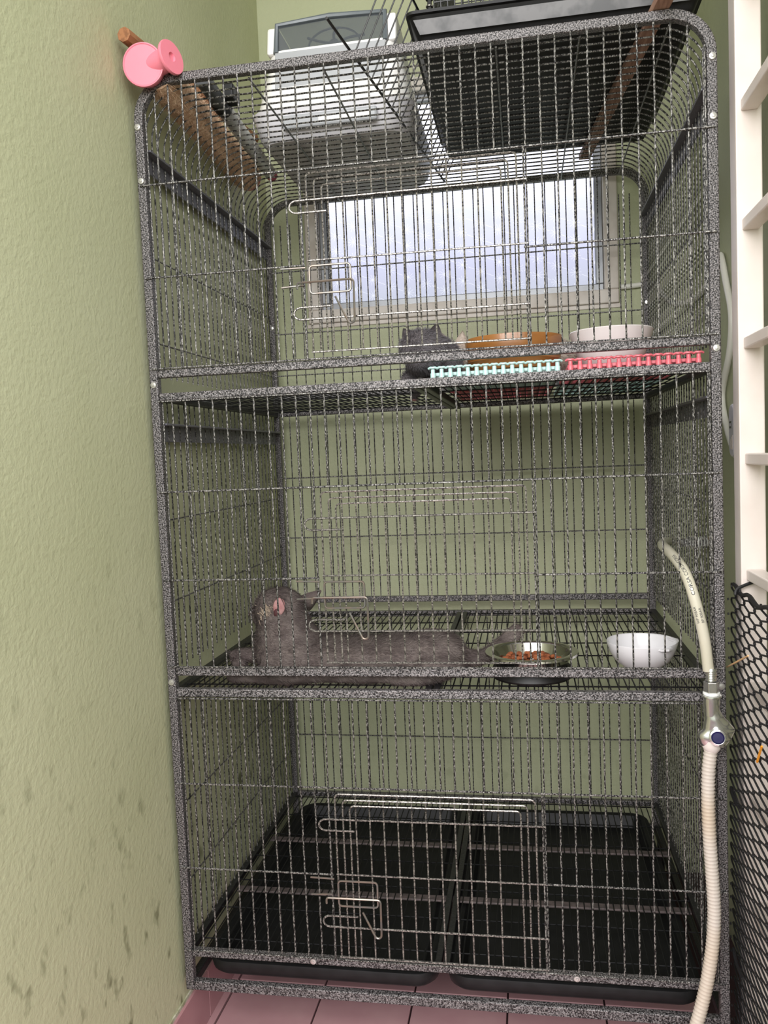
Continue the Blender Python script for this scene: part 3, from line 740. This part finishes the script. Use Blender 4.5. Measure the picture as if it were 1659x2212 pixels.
# lettering printed along the hose (glyphs laid on its curved surface)
def hose_text(txt, s0, size, ang, upside=False):
    cu_ = bpy.data.curves.new('print', 'FONT'); cu_.body = txt; cu_.size = size; cu_.align_x = 'LEFT'; cu_.align_y = 'CENTER'
    to = bpy.data.objects.new('print', cu_); col.objects.link(to)
    dg = bpy.context.evaluated_depsgraph_get(); dg.update()
    me = bpy.data.meshes.new_from_object(to.evaluated_get(dg)); bpy.data.objects.remove(to)
    bm = bmesh.new(); bm.from_mesh(me)
    bmesh.ops.subdivide_edges(bm, edges=[e for e in bm.edges if e.calc_length() > 0.003], cuts=2)
    L = [0]
    for i in range(1, len(HP)): L.append(L[-1] + (HP[i]-HP[i-1]).length)
    for v in bm.verts:
        s = s0 - v.co.x; c = -v.co.y
        j = max(k for k in range(len(L)-1) if L[k] <= s) if s > 0 else 0
        f = (s-L[j])/(L[j+1]-L[j]); p = HP[j].lerp(HP[j+1], f); t = (HP[j+1]-HP[j]).normalized()
        view = (CAM - p); N = (view - t*view.dot(t)).normalized(); S = N.cross(t)
        a = c/0.0091 + ang
        v.co = p + (N*math.cos(a) + S*math.sin(a))*0.00930
    bm.to_mesh(me); bm.free(); me.materials.clear(); me.materials.append(M_ink)
    o = bpy.data.objects.new('printed_lettering', me); col.objects.link(o); attach(o, hose)
Ltot = sum((HP[i]-HP[i-1]).length for i in range(1, len(HP)))
hose_text('CORSA CORSA CORSA', Ltot - 0.128, 0.0085, 0.10)
hose_text('BP 90BAR', Ltot - 0.082, 0.0060, 0.42); hose_text('WP 90BAR', Ltot - 0.082, 0.0060, -0.42)
# chrome valve hanging on the hose end
val = thing('hose_valve', 'chrome shut-off valve with blue button joining the two hoses', 'valve', (0.972, -0.028, 0.51))
def zl(prof, x, y, z, n=24): return B().lathe(prof, (x, y, z), n)
vx, vy = 0.9705, -0.028
pr = [(0, 0.645), (0.0085, 0.645)]
for i in range(5): pr += [(0.0095, 0.641-i*0.004), (0.0078, 0.639-i*0.004)]
pr += [(0, 0.622)]
zl(pr, vx, vy, 0).build('hose_barb', M_chrome, val, smooth=True)
zl([(0, 0.6225), (0.0130, 0.6225), (0.0130, 0.605), (0, 0.605)], vx, vy, 0, 6).build('hex_collar', M_chrome, val, bevel=0.001)
zl([(0, 0.605), (0.0135, 0.6045), (0.0138, 0.602), (0.0125, 0.600), (0, 0.600)], vx, vy, 0).build('washer', M_tape, val, smooth=True)
zl([(0, 0.600), (0.0158, 0.5995), (0.0160, 0.597), (0.0136, 0.595), (0.0136, 0.586), (0.0126, 0.576), (0.0126, 0.566), (0, 0.560)], vx, vy, 0).build('neck', M_chrome, val, smooth=True)
vb = [((vx+0.001, vy, 0.572), (0.0135, 0.0135, 0.014)), ((vx+0.004, vy, 0.560), (0.017, 0.015, 0.014)), ((vx+0.008, vy, 0.549), (0.023, 0.0155, 0.014)), ((vx+0.012, vy, 0.541), (0.026, 0.0155, 0.012)), ((vx+0.004, vy, 0.530), (0.029, 0.016, 0.015)), ((vx+0.002, vy, 0.521), (0.024, 0.0155, 0.014))]
blob('valve_body', vb, M_chrome, val, 0.0022, 30)
RY = Matrix.Rotation(PI/2, 3, 'X')
vd = Vector((-0.15, -1, 0.15)).normalized()
RV = vd.to_track_quat('Z', 'Y').to_matrix()
pv = Vector((vx+0.006, vy-0.012, 0.533))
B().lathe([(0, 0), (0.0138, 0), (0.0140, 0.006), (0.0132, 0.012), (0.0108, 0.013), (0.0108, 0.010), (0, 0.010)], pv, 28, rot=RV).build('button_ring', M_chrome, val, smooth=True)
B().lathe([(0, 0.0132), (0.0080, 0.0128), (0.0104, 0.0105), (0.0104, 0.010), (0, 0.010)], pv, 24, rot=RV).build('blue_button', M_blue, val, smooth=True)
zl([(0, 0.528), (0.0155, 0.524), (0.0160, 0.514), (0.0125, 0.507), (0.0105, 0.504), (0, 0.504)], vx-0.001, vy, 0).build('hose_cuff', M_white, val, smooth=True)
# corrugated drain hose down to the floor
cp = smooth_path([(0.9680, -0.028, 0.506), (0.9640, -0.028, 0.470), (0.9625, -0.029, 0.420), (0.9635, -0.030, 0.360), (0.9665, -0.030, 0.300), (0.9690, -0.031, 0.235), (0.9660, -0.033, 0.180), (0.9570, -0.036, 0.120), (0.9440, -0.040, 0.065), (0.9260, -0.048, 0.010), (0.9050, -0.060, -0.040), (0.8750, -0.085, -0.085), (0.82, -0.15, -0.118), (0.75, -0.25, -0.1225), (0.66, -0.40, -0.1225)], 8)
# resample finely for the ribs
CP = []; acc = 0; stp = 0.0021
for i in range(len(cp)-1):
    seg = (cp[i+1]-cp[i]).length
    while acc < seg: CP.append(cp[i].lerp(cp[i+1], acc/seg)); acc += stp
    acc -= seg
sc = [1.0 + 0.055*(1 if (i % 3) != 2 else -1.4) for i in range(len(CP))]
co = B().tube(CP, 0.0106, 14, scale=sc).build('corrugated_hose', M_corr, None, smooth=False)
for p in co.data.polygons: p.use_smooth = True
tag(co, 'ribbed beige drain hose hanging from the chrome valve to the floor', 'hose')

# ------------------------------------------------------------------ white cable with plug on the right wall
cab = thing('power_cable', 'white cable running from the window along the right wall', 'cable', (1.06, 0.3, 1.0))
cpath = smooth_path([(0.936, YB-0.007, 1.430), (0.97, YB-0.008, 1.431), (1.005, YB-0.008, 1.433), (1.028, YB-0.009, 1.428), (1.038, YB-0.010, 1.406), (1.062, YB-0.010, 1.382), (1.092, YB-0.014, 1.377), (1.109, 0.75, 1.378), (1.111, 0.64, 1.386), (1.111, 0.56, 1.412), (1.111, 0.505, 1.425), (1.110, 0.476, 1.405),
                     (1.110, 0.445, 1.355), (1.110, 0.401, 1.279), (1.110, 0.421, 1.205), (1.110, 0.493, 1.123), (1.110, 0.462, 1.056), (1.110, 0.400, 1.000), (1.110, 0.370, 0.985), (1.110, 0.330, 0.982)], 7)
B().tube(cpath, 0.0070, 10).build('cable', M_cable, cab, smooth=True)
pl = thing('plug_adapter', 'small lavender plug adapter with striped print tucked beside the gate', 'plug', (1.105, 0.37, 0.99))
ol = []
for cx, cz, s in ((0, 1.078, 0), (0, 1.000, 180)):
    for k in range(7):
        a = math.radians(s + 180*k/6); ol.append((1.1195, 0.372 + 0.022*math.cos(a), cz + 0.016*math.sin(a)))
B().prism(ol, (-0.020, 0, 0)).build('housing', M_lav, pl, bevel=0.004)
for k in range(3):
    B().box((1.0987, 0.360 + 0.0075*k, 1.000), (1.0996, 0.3645 + 0.0075*k, 1.030 - 0.004*k)).build('stripe', M_white, pl)
B().box((1.0987, 0.368, 1.044), (1.0996, 0.384, 1.058)).build('logo_block', M_grey, pl)
B().box((1.0983, 0.372, 1.048), (1.0988, 0.380, 1.054)).build('logo_mark', M_lav, pl)

# ------------------------------------------------------------------ white gate leaf standing along the right wall
gate = thing('metal_gate', 'white painted metal gate leaf folded back along the right wall', 'gate', (1.05, -0.3, FZ))
gx0, gx1 = 1.026, 1.066
gs = B().box((gx0, 0.000, FZ+0.02), (gx1, 0.040, 2.30)).build('stile', M_white, gate, bevel=0.002)
B().box((gx0, -0.88, FZ+0.02), (gx1, -0.84, 2.30)).build('stile', M_white, gate, bevel=0.002)
rp = None
for z in (1.925, 1.738, 1.551, 1.364, 1.175, 0.987, 0.795, 0.605, 0.415, 0.225, 0.035):
    if rp is None: rp = B().box((gx0+0.008, -0.84, -0.009), (gx1-0.006, 0.0, 0.009)).build('rung', M_white, gate, bevel=0.002); rp.location = (0, 0, z)
    else: inst(rp, gate, (0, 0, z))
for z in (FZ+0.005, ):
    for yy in (0.02, -0.86): B().lathe([(0, FZ), (0.010, FZ), (0.010, FZ+0.02), (0, FZ+0.02)], (1.046, yy, 0), 12).build('pivot_foot', M_white, gate, smooth=True)
# black plastic net tied to the gate
net = thing('plastic_net', 'black plastic netting tied to the lower part of the white gate', 'net', (1.018, -0.3, FZ))
nb = B(); NZ0, NZ1, dzn, dyn = FZ+0.01, 0.770, 0.0128, 0.0330
nrow = int((NZ1-NZ0)/dzn); rn = random.Random(8)
def wob(y, z): return 1.0165 + 0.004*math.sin(z*9+1) + 0.003*math.sin(y*14), 0.0
for c in range(19):
    pts = []
    yc = 0.030 - c*dyn
    for r in range(nrow+1):
        z = NZ0 + r*dzn
        ph = 1 if (r//1) % 2 == 0 else -1
        s = ph if c % 2 == 0 else -ph
        shift = 0.022*max(0, (0.45-z))/0.5 + 0.006*math.sin(z*11)
        y = yc + s*dyn*0.47 + shift
        x, _ = wob(y, z)
        hold = dzn*0.30
        pts.append((x, y, z-hold)); pts.append((x, y, z+hold))
    nb.tube(smooth_path(pts, 2), 0.0017, 5)
stuff(nb.build('mesh_strands', M_net, net, smooth=True))
top = [(wob(y, NZ1)[0], y, NZ1 + 0.004*math.sin(y*60)) for y in [0.036-0.012*i for i in range(48)]]
B().tube(top, 0.0035, 6).build('top_edge', M_net, net, smooth=True)
tn = B()
for z in [NZ0 + dzn*2*i for i in range(2, nrow//2)]:
    sh = 0.022*max(0, (0.45-z))/0.5 + 0.006*math.sin(z*11)
    tn.tube([(1.0165, 0.030+dyn*0.4+sh, z), (1.0160, 0.044+sh, z+0.004)], 0.0016, 5)
stuff(tn.build('cut_ends', M_net, net, smooth=True))
B().tube(smooth_path([(1.013, -0.015, 0.764), (1.018, -0.012, 0.774), (1.045, -0.006, 0.784), (1.068, -0.004, 0.790)], 5), 0.0030, 6).build('cable_tie', M_net, net, smooth=True)
for z in (0.41, 0.12): B().tube(smooth_path([(1.0125, 0.030, z+0.01), (1.0110, 0.0, z), (1.0115, -0.04, z)], 5), 0.0030, 6).build('cable_tie', M_net, net, smooth=True)
tag(B().tube([(1.008, 0.028, 0.632), (1.007, -0.115, 0.687)], 0.0016, 5).build('straw', M_straw), 'pale dry straw caught in the black net', 'straw')
tag(B().tube([(1.008, -0.155, 0.535), (1.007, -0.185, 0.570)], 0.0018, 5).build('straw', M_strawo), 'orange straw caught lower in the black net', 'straw')

# ------------------------------------------------------------------ things on the cage roof
ZR = 1.7015
# covered litter box
def rrect(x0, x1, y0, y1, r, z, n=5):
    out = []
    for cx, cy, s in ((x1-r, y1-r, 0), (x0+r, y1-r, 90), (x0+r, y0+r, 180), (x1-r, y0+r, 270)):
        out += [(cx + r*math.cos(math.radians(s+90*k/n)), cy + r*math.sin(math.radians(s+90*k/n)), z) for k in range(n+1)]
    return out
def loft(rings, cap0=True, cap1=True):
    m = len(rings[0]); vs = [p for r in rings for p in r]
    fs = [(i*m+k, i*m+(k+1) % m, (i+1)*m+(k+1) % m, (i+1)*m+k) for i in range(len(rings)-1) for k in range(m)]
    if cap0: fs.append(tuple(range(m-1, -1, -1)))
    if cap1: fs.append(tuple((len(rings)-1)*m+k for k in range(m)))
    return B().add(vs, fs)
lb = thing('litter_box', 'white covered litter box with smoked grey visor on the cage roof', 'litter box', (0.29, 0.53, ZR))
loft([rrect(0.135, 0.450, 0.335, 0.722, 0.04, ZR+0.0005), rrect(0.126, 0.458, 0.324, 0.732, 0.045, ZR+0.012), rrect(0.116, 0.468, 0.310, 0.742, 0.05, 1.752), rrect(0.113, 0.471, 0.306, 0.745, 0.05, 1.760), rrect(0.116, 0.468, 0.310, 0.742, 0.05, 1.764)], cap1=True).build('base_bin', M_litgrey, lb, smooth=True)
loft([rrect(0.118, 0.466, 0.314, 0.738, 0.05, 1.7645), rrect(0.122, 0.462, 0.322, 0.734, 0.05, 1.775), rrect(0.138, 0.450, 0.340, 0.715, 0.045, 1.84), rrect(0.150, 0.436, 0.350, 0.700, 0.04, 1.900)], cap1=False, cap0=False).build('hood', M_litter, lb, smooth=True)
for s, x0, x1 in ((0, 0.150, 0.176), (1, 0.410, 0.436)):
    B().prism([(x0, 0.352, 1.895), (x0, 0.60, 1.895), (x0, 0.55, 1.935), (x0, 0.45, 1.958), (x0, 0.366, 1.958)], (x1-x0, 0, 0)).build('cheek_panel', M_litter, lb, bevel=0.006)
B().prism([(0.170, 0.331, 1.772), (0.404, 0.331, 1.772), (0.414, 0.348, 1.893), (0.172, 0.348, 1.893)], (0, -0.004, 0.0)).build('front_flap', M_flap, lb, bevel=0.001)
B().box((0.192, 0.3035, 1.716), (0.396, 0.313, 1.745)).build('handle_pocket', M_flap, lb, bevel=0.008)
B().box((0.270, 0.3025, 1.722), (0.380, 0.308, 1.738)).build('pocket_lip', M_litter, lb, bevel=0.004)
vs_ = [(0.174, 0.352, 1.893), (0.412, 0.352, 1.893), (0.410, 0.362, 1.958), (0.176, 0.362, 1.958)]
B().prism(vs_, (0, 0.004, 0)).build('visor', M_lid, lb)
vr = [(x, y-0.001, z) for x, y, z in vs_]
B().tube([(0.172, 0.352, 1.895), (0.174, 0.363, 1.958), (0.292, 0.362, 1.964), (0.412, 0.363, 1.958), (0.413, 0.352, 1.895)], 0.0065, 8).build('visor_rim', M_lidrim, lb, smooth=True)
B().box((0.176, 0.362, 1.955), (0.410, 0.56, 1.961)).build('visor_top', M_lid, lb, bevel=0.002)
sp = B(); cxs, czs = 0.292, 1.922
sp.tube([(cxs + 0.058*math.cos(2*PI*i/28), 0.40, czs + 0.036*math.sin(2*PI*i/28)) for i in range(28)], 0.0022, 6, closed=True)
for k in range(6):
    a = 2*PI*k/6+0.3
    sp.tube(smooth_path([(cxs + 0.008*math.cos(a), 0.40, czs + 0.006*math.sin(a)), (cxs + 0.035*math.cos(a+0.25), 0.40, czs + 0.022*math.sin(a+0.25)), (cxs + 0.075*math.cos(a+0.1), 0.40, czs + 0.036*math.sin(a+0.1))], 4), 0.0030, 6)
sp.lathe([(0, -0.004), (0.012, -0.004), (0.012, 0.004), (0, 0.004)], (cxs, 0.40, czs), 16, rot=RY)
sp.build('vent_grille', M_black, lb, smooth=True)
B().ell((0.200, 0.405, 1.905), (0.022, 0.010, 0.024)).build('filter_cover', M_lidrim, lb, smooth=True)

# wooden batten under the tray
d0, d1 = Vector((0.925, -0.075, 1.7235)), Vector((0.838, 0.640, 1.7085))
bt = B().sweep([d0, d1], [(-0.0065, -0.013), (0.0065, -0.013), (0.0065, 0.013), (-0.0065, 0.013)], up=(0, 0, 1)).build('wooden_batten', M_stick2, None, bevel=0.001)
tag(bt, 'reddish brown wooden batten lying under the black roof tray', 'batten')
# big black tray of another cage
ZT0 = 1.7225
rt_ = thing('roof_tray', 'large black ribbed plastic cage tray resting on the roof', 'tray', (0.74, 0.34, ZT0))
def rr(x0, x1, y0, y1, z): return rrect(x0, x1, y0, y1, 0.014, z, 4)
loft([rr(0.520, 0.970, 0.040, 0.612, ZT0), rr(0.517, 0.974, 0.034, 0.616, ZT0+0.006), rr(0.504, 0.990, 0.016, 0.626, ZT0+0.040), rr(0.499, 0.996, 0.010, 0.630, ZT0+0.041), rr(0.499, 0.996, 0.010, 0.630, ZT0+0.046), rr(0.507, 0.986, 0.020, 0.622, ZT0+0.046), rr(0.524, 0.966, 0.044, 0.608, ZT0+0.010)]).build('tray_body', M_plblack, rt_, smooth=True)
rb = None; yy = 0.06
while yy < 0.60:
    if rb is None: rb = B().box((0.528, -0.0020, ZT0-0.0007), (0.962, 0.0020, ZT0+0.001)).build('underside_rib', M_plblack, rt_, bevel=0.0008); rb.location = (0, yy, 0)
    else: inst(rb, rt_, (0, yy, 0))
    yy += 0.0265
B().prism([(0.522, 0.0245, ZT0+0.012), (0.975, 0.0245, ZT0+0.012), (0.985, 0.0175, ZT0+0.034), (0.512, 0.0175, ZT0+0.034)], (0, -0.0012, -0.0004)).build('front_panel', mat('worn_black_plastic', (92, 90, 92), 0.3, 0, (60, 59, 62), 30, 3), rt_)
# black wire crate standing in that tray
wc = thing('wire_crate', 'black wire crate standing in the roof tray', 'crate', (0.74, 0.34, ZT0+0.01)); z0c, z1c = ZT0+0.011, 2.20
def grid_wall(a, b, z0, z1, sp_, name):
    a, b = Vector(a), Vector(b); n = int((b-a).length/sp_); g = B()
    for i in range(n+1):
        p = a.lerp(b, i/n); g.tube([(p.x, p.y, z0), (p.x, p.y, z1)], 0.0013, 5)
    z = z0 + 0.004
    while z < z1: g.tube([(a.x, a.y, z), (b.x, b.y, z)], 0.0015, 5); z += 0.016
    return stuff(g.build(name, M_black, wc, smooth=True))
grid_wall((0.545, 0.055, 0), (0.955, 0.055, 0), z0c, z1c, 0.012, 'front_grid'); grid_wall((0.545, 0.06, 0), (0.545, 0.59, 0), z0c, z1c, 0.014, 'side_grid')
grid_wall((0.955, 0.06, 0), (0.955, 0.59, 0), z0c, z1c, 0.014, 'side_grid'); grid_wall((0.545, 0.59, 0), (0.955, 0.59, 0), z0c, z1c, 0.02, 'back_grid')
B().tube([(0.538, 0.048, z0c), (0.538, 0.048, z1c)], 0.004, 8).build('corner_post', M_black, wc, smooth=True)
for k in range(5):
    B().tube([(0.538+0.0055*math.cos(a), 0.048+0.0055*math.sin(a), z0c+0.022+0.012*k) for a in [2*PI*i/10 for i in range(10)]], 0.0016, 5, closed=True).build('corner_spring', M_zinc, wc, smooth=True)
# loose wire panel leaning against the tray
lp = thing('loose_wire_panel', 'loose black wire panel leaning on the left edge of the roof tray', 'wire panel', (0.46, 0.3, ZR))
rA, rB = Vector((0.386, -0.098, 1.7195)), Vector((0.497, 0.70, 1.7035))
B().tube([rA, rB], 0.0024, 8).build('bottom_rod', M_black, lp, smooth=True)
ld = Vector((0.035, 0.0, 0.072)).normalized(); wp = None
for i in range(33):
    f = 0.16 + i*0.040; p = rA.lerp(rB, f) if f <= 1 else None
    if p is None: break
    if wp is None:
        wp = B().tube([(0, 0, 0), ld*0.17], 0.0015, 5).build('wire', M_black, lp, smooth=True); wp.location = p
    else: inst(wp, lp, p)
B().tube([rA + ld*0.17, rB + ld*0.17], 0.0024, 8).build('top_rod', M_black, lp, smooth=True)

# scratching post roll with pink spools, mop pole and stick on the left
sp0, sp1 = Vector((0.047, 0.004, 1.7195)), Vector((0.026, 0.560, 1.7150))
post = thing('scratching_post', 'fluffy brown cat post with a round pink cap on the roof corner', 'scratching post', (0.05, 0.28, 1.69))
pd = (sp1-sp0).normalized()
N_ = 40; scp = [min(1, 0.93+i*0.02) + 0.03*math.sin(i*1.7) + 0.02*math.sin(i*0.6) for i in range(N_)]
B().tube([sp0.lerp(sp1, i/(N_-1)) for i in range(N_)], 0.033, 20, scale=scp).build('fluffy_roll', M_sisal, post, smooth=True)
fz = B(); rf = random.Random(21)
for i in range(9000):
    f = rf.random(); a = rf.random()*2*PI; p = sp0.lerp(sp1, f); n1 = pd.cross(Vector((0, 0, 1))).normalized(); n2 = pd.cross(n1)
    nr = n1*math.cos(a) + n2*math.sin(a); q = p + nr*0.0325; d = (nr*0.4 + Vector((rf.gauss(0, .5), rf.gauss(0, .5), rf.gauss(0, .5)))).normalized()*0.010; s = d.cross(nr)
    if s.length > 1e-7: s = s.normalized()*0.0004; fz.add([q-s, q+s, q+d], [(0, 1, 2)])
stuff(fz.build('fluff', M_sisal, post))
RP = (-pd).to_track_quat('Z', 'Y').to_matrix()
RC = Vector((0.10, -1, -0.12)).normalized().to_track_quat('Z', 'Y').to_matrix()
pc = Vector((0.036, -0.010, 1.7215))
B().lathe([(0, -0.012), (0.030, -0.012), (0.031, 0.010), (0.0355, 0.012), (0.0372, 0.016), (0.0362, 0.020), (0.0342, 0.0205), (0.033, 0.0193), (0, 0.0193)], pc, 40, rot=RC).build('round_cap', M_pink, post, smooth=True)['label'] = 'pink round cap'
sd = Vector((0.95, -0.32, 0.10)).normalized(); RS = sd.to_track_quat('Z', 'Y').to_matrix()
B().lathe([(0, 0), (0.0205, 0), (0.0195, 0.040), (0.0285, 0.042), (0.0295, 0.045), (0.0285, 0.048), (0.008, 0.048), (0.007, 0.044), (0, 0.044)], Vector((0.045, -0.008, 1.724)), 32, rot=RS).build('side_spool', M_pink, post, smooth=True)
B().lathe([(0, 0), (0.030, 0), (0.031, 0.008), (0, 0.009)], sp1, 24, rot=pd.to_track_quat('Z', 'Y').to_matrix()).build('end_cap', M_magenta, post, smooth=True)
p0, p1 = Vector((0.117, 0.045, 1.7185)), Vector((0.084, 0.550, 1.7185))
pole = thing('mop_pole', 'grey tube pole with black joint and pink tip on the roof', 'pole', (0.1, 0.3, ZR))
B().tube([p0.lerp(p1, 0.20), p1], 0.0155, 18).build('tube', M_pole, pole, smooth=True)
B().tube([p0, p0.lerp(p1, 0.19)], 0.0150, 18).build('rubber_grip', mat('dark_grey_grip', (70, 72, 74), 0.5), pole, smooth=True)
jd = (p1-p0).normalized(); jR = jd.to_track_quat('Z', 'Y').to_matrix()
B().lathe([(0, 0), (0.0165, 0), (0.0175, 0.006), (0.0175, 0.035), (0.0160, 0.045), (0, 0.045)], p0.lerp(p1, 0.19), 12, rot=jR).build('joint', M_plblack, pole, bevel=0.001)
B().box((0.124, 0.128, 1.7155), (0.146, 0.172, 1.745)).build('clamp_lever', M_plblack, pole, bevel=0.004)
B().lathe([(0, 0), (0.0140, 0), (0.0140, 0.028), (0.0090, 0.040), (0, 0.041)], p1, 16, rot=jR).build('tip', M_magenta, pole, smooth=True)
s0, s1 = Vector((0.010, -0.040, 1.7690)), Vector((0.075, 0.470, 1.7670))
stk = B().sweep([s0, s1], [(0.0130*math.cos(2*PI*i/8+.2), 0.0130*math.sin(2*PI*i/8+.2)) for i in range(8)]).build('wooden_stick', M_stick, None, bevel=0.001)
tag(stk, 'short round wooden stick poking out behind the pink cap', 'stick')
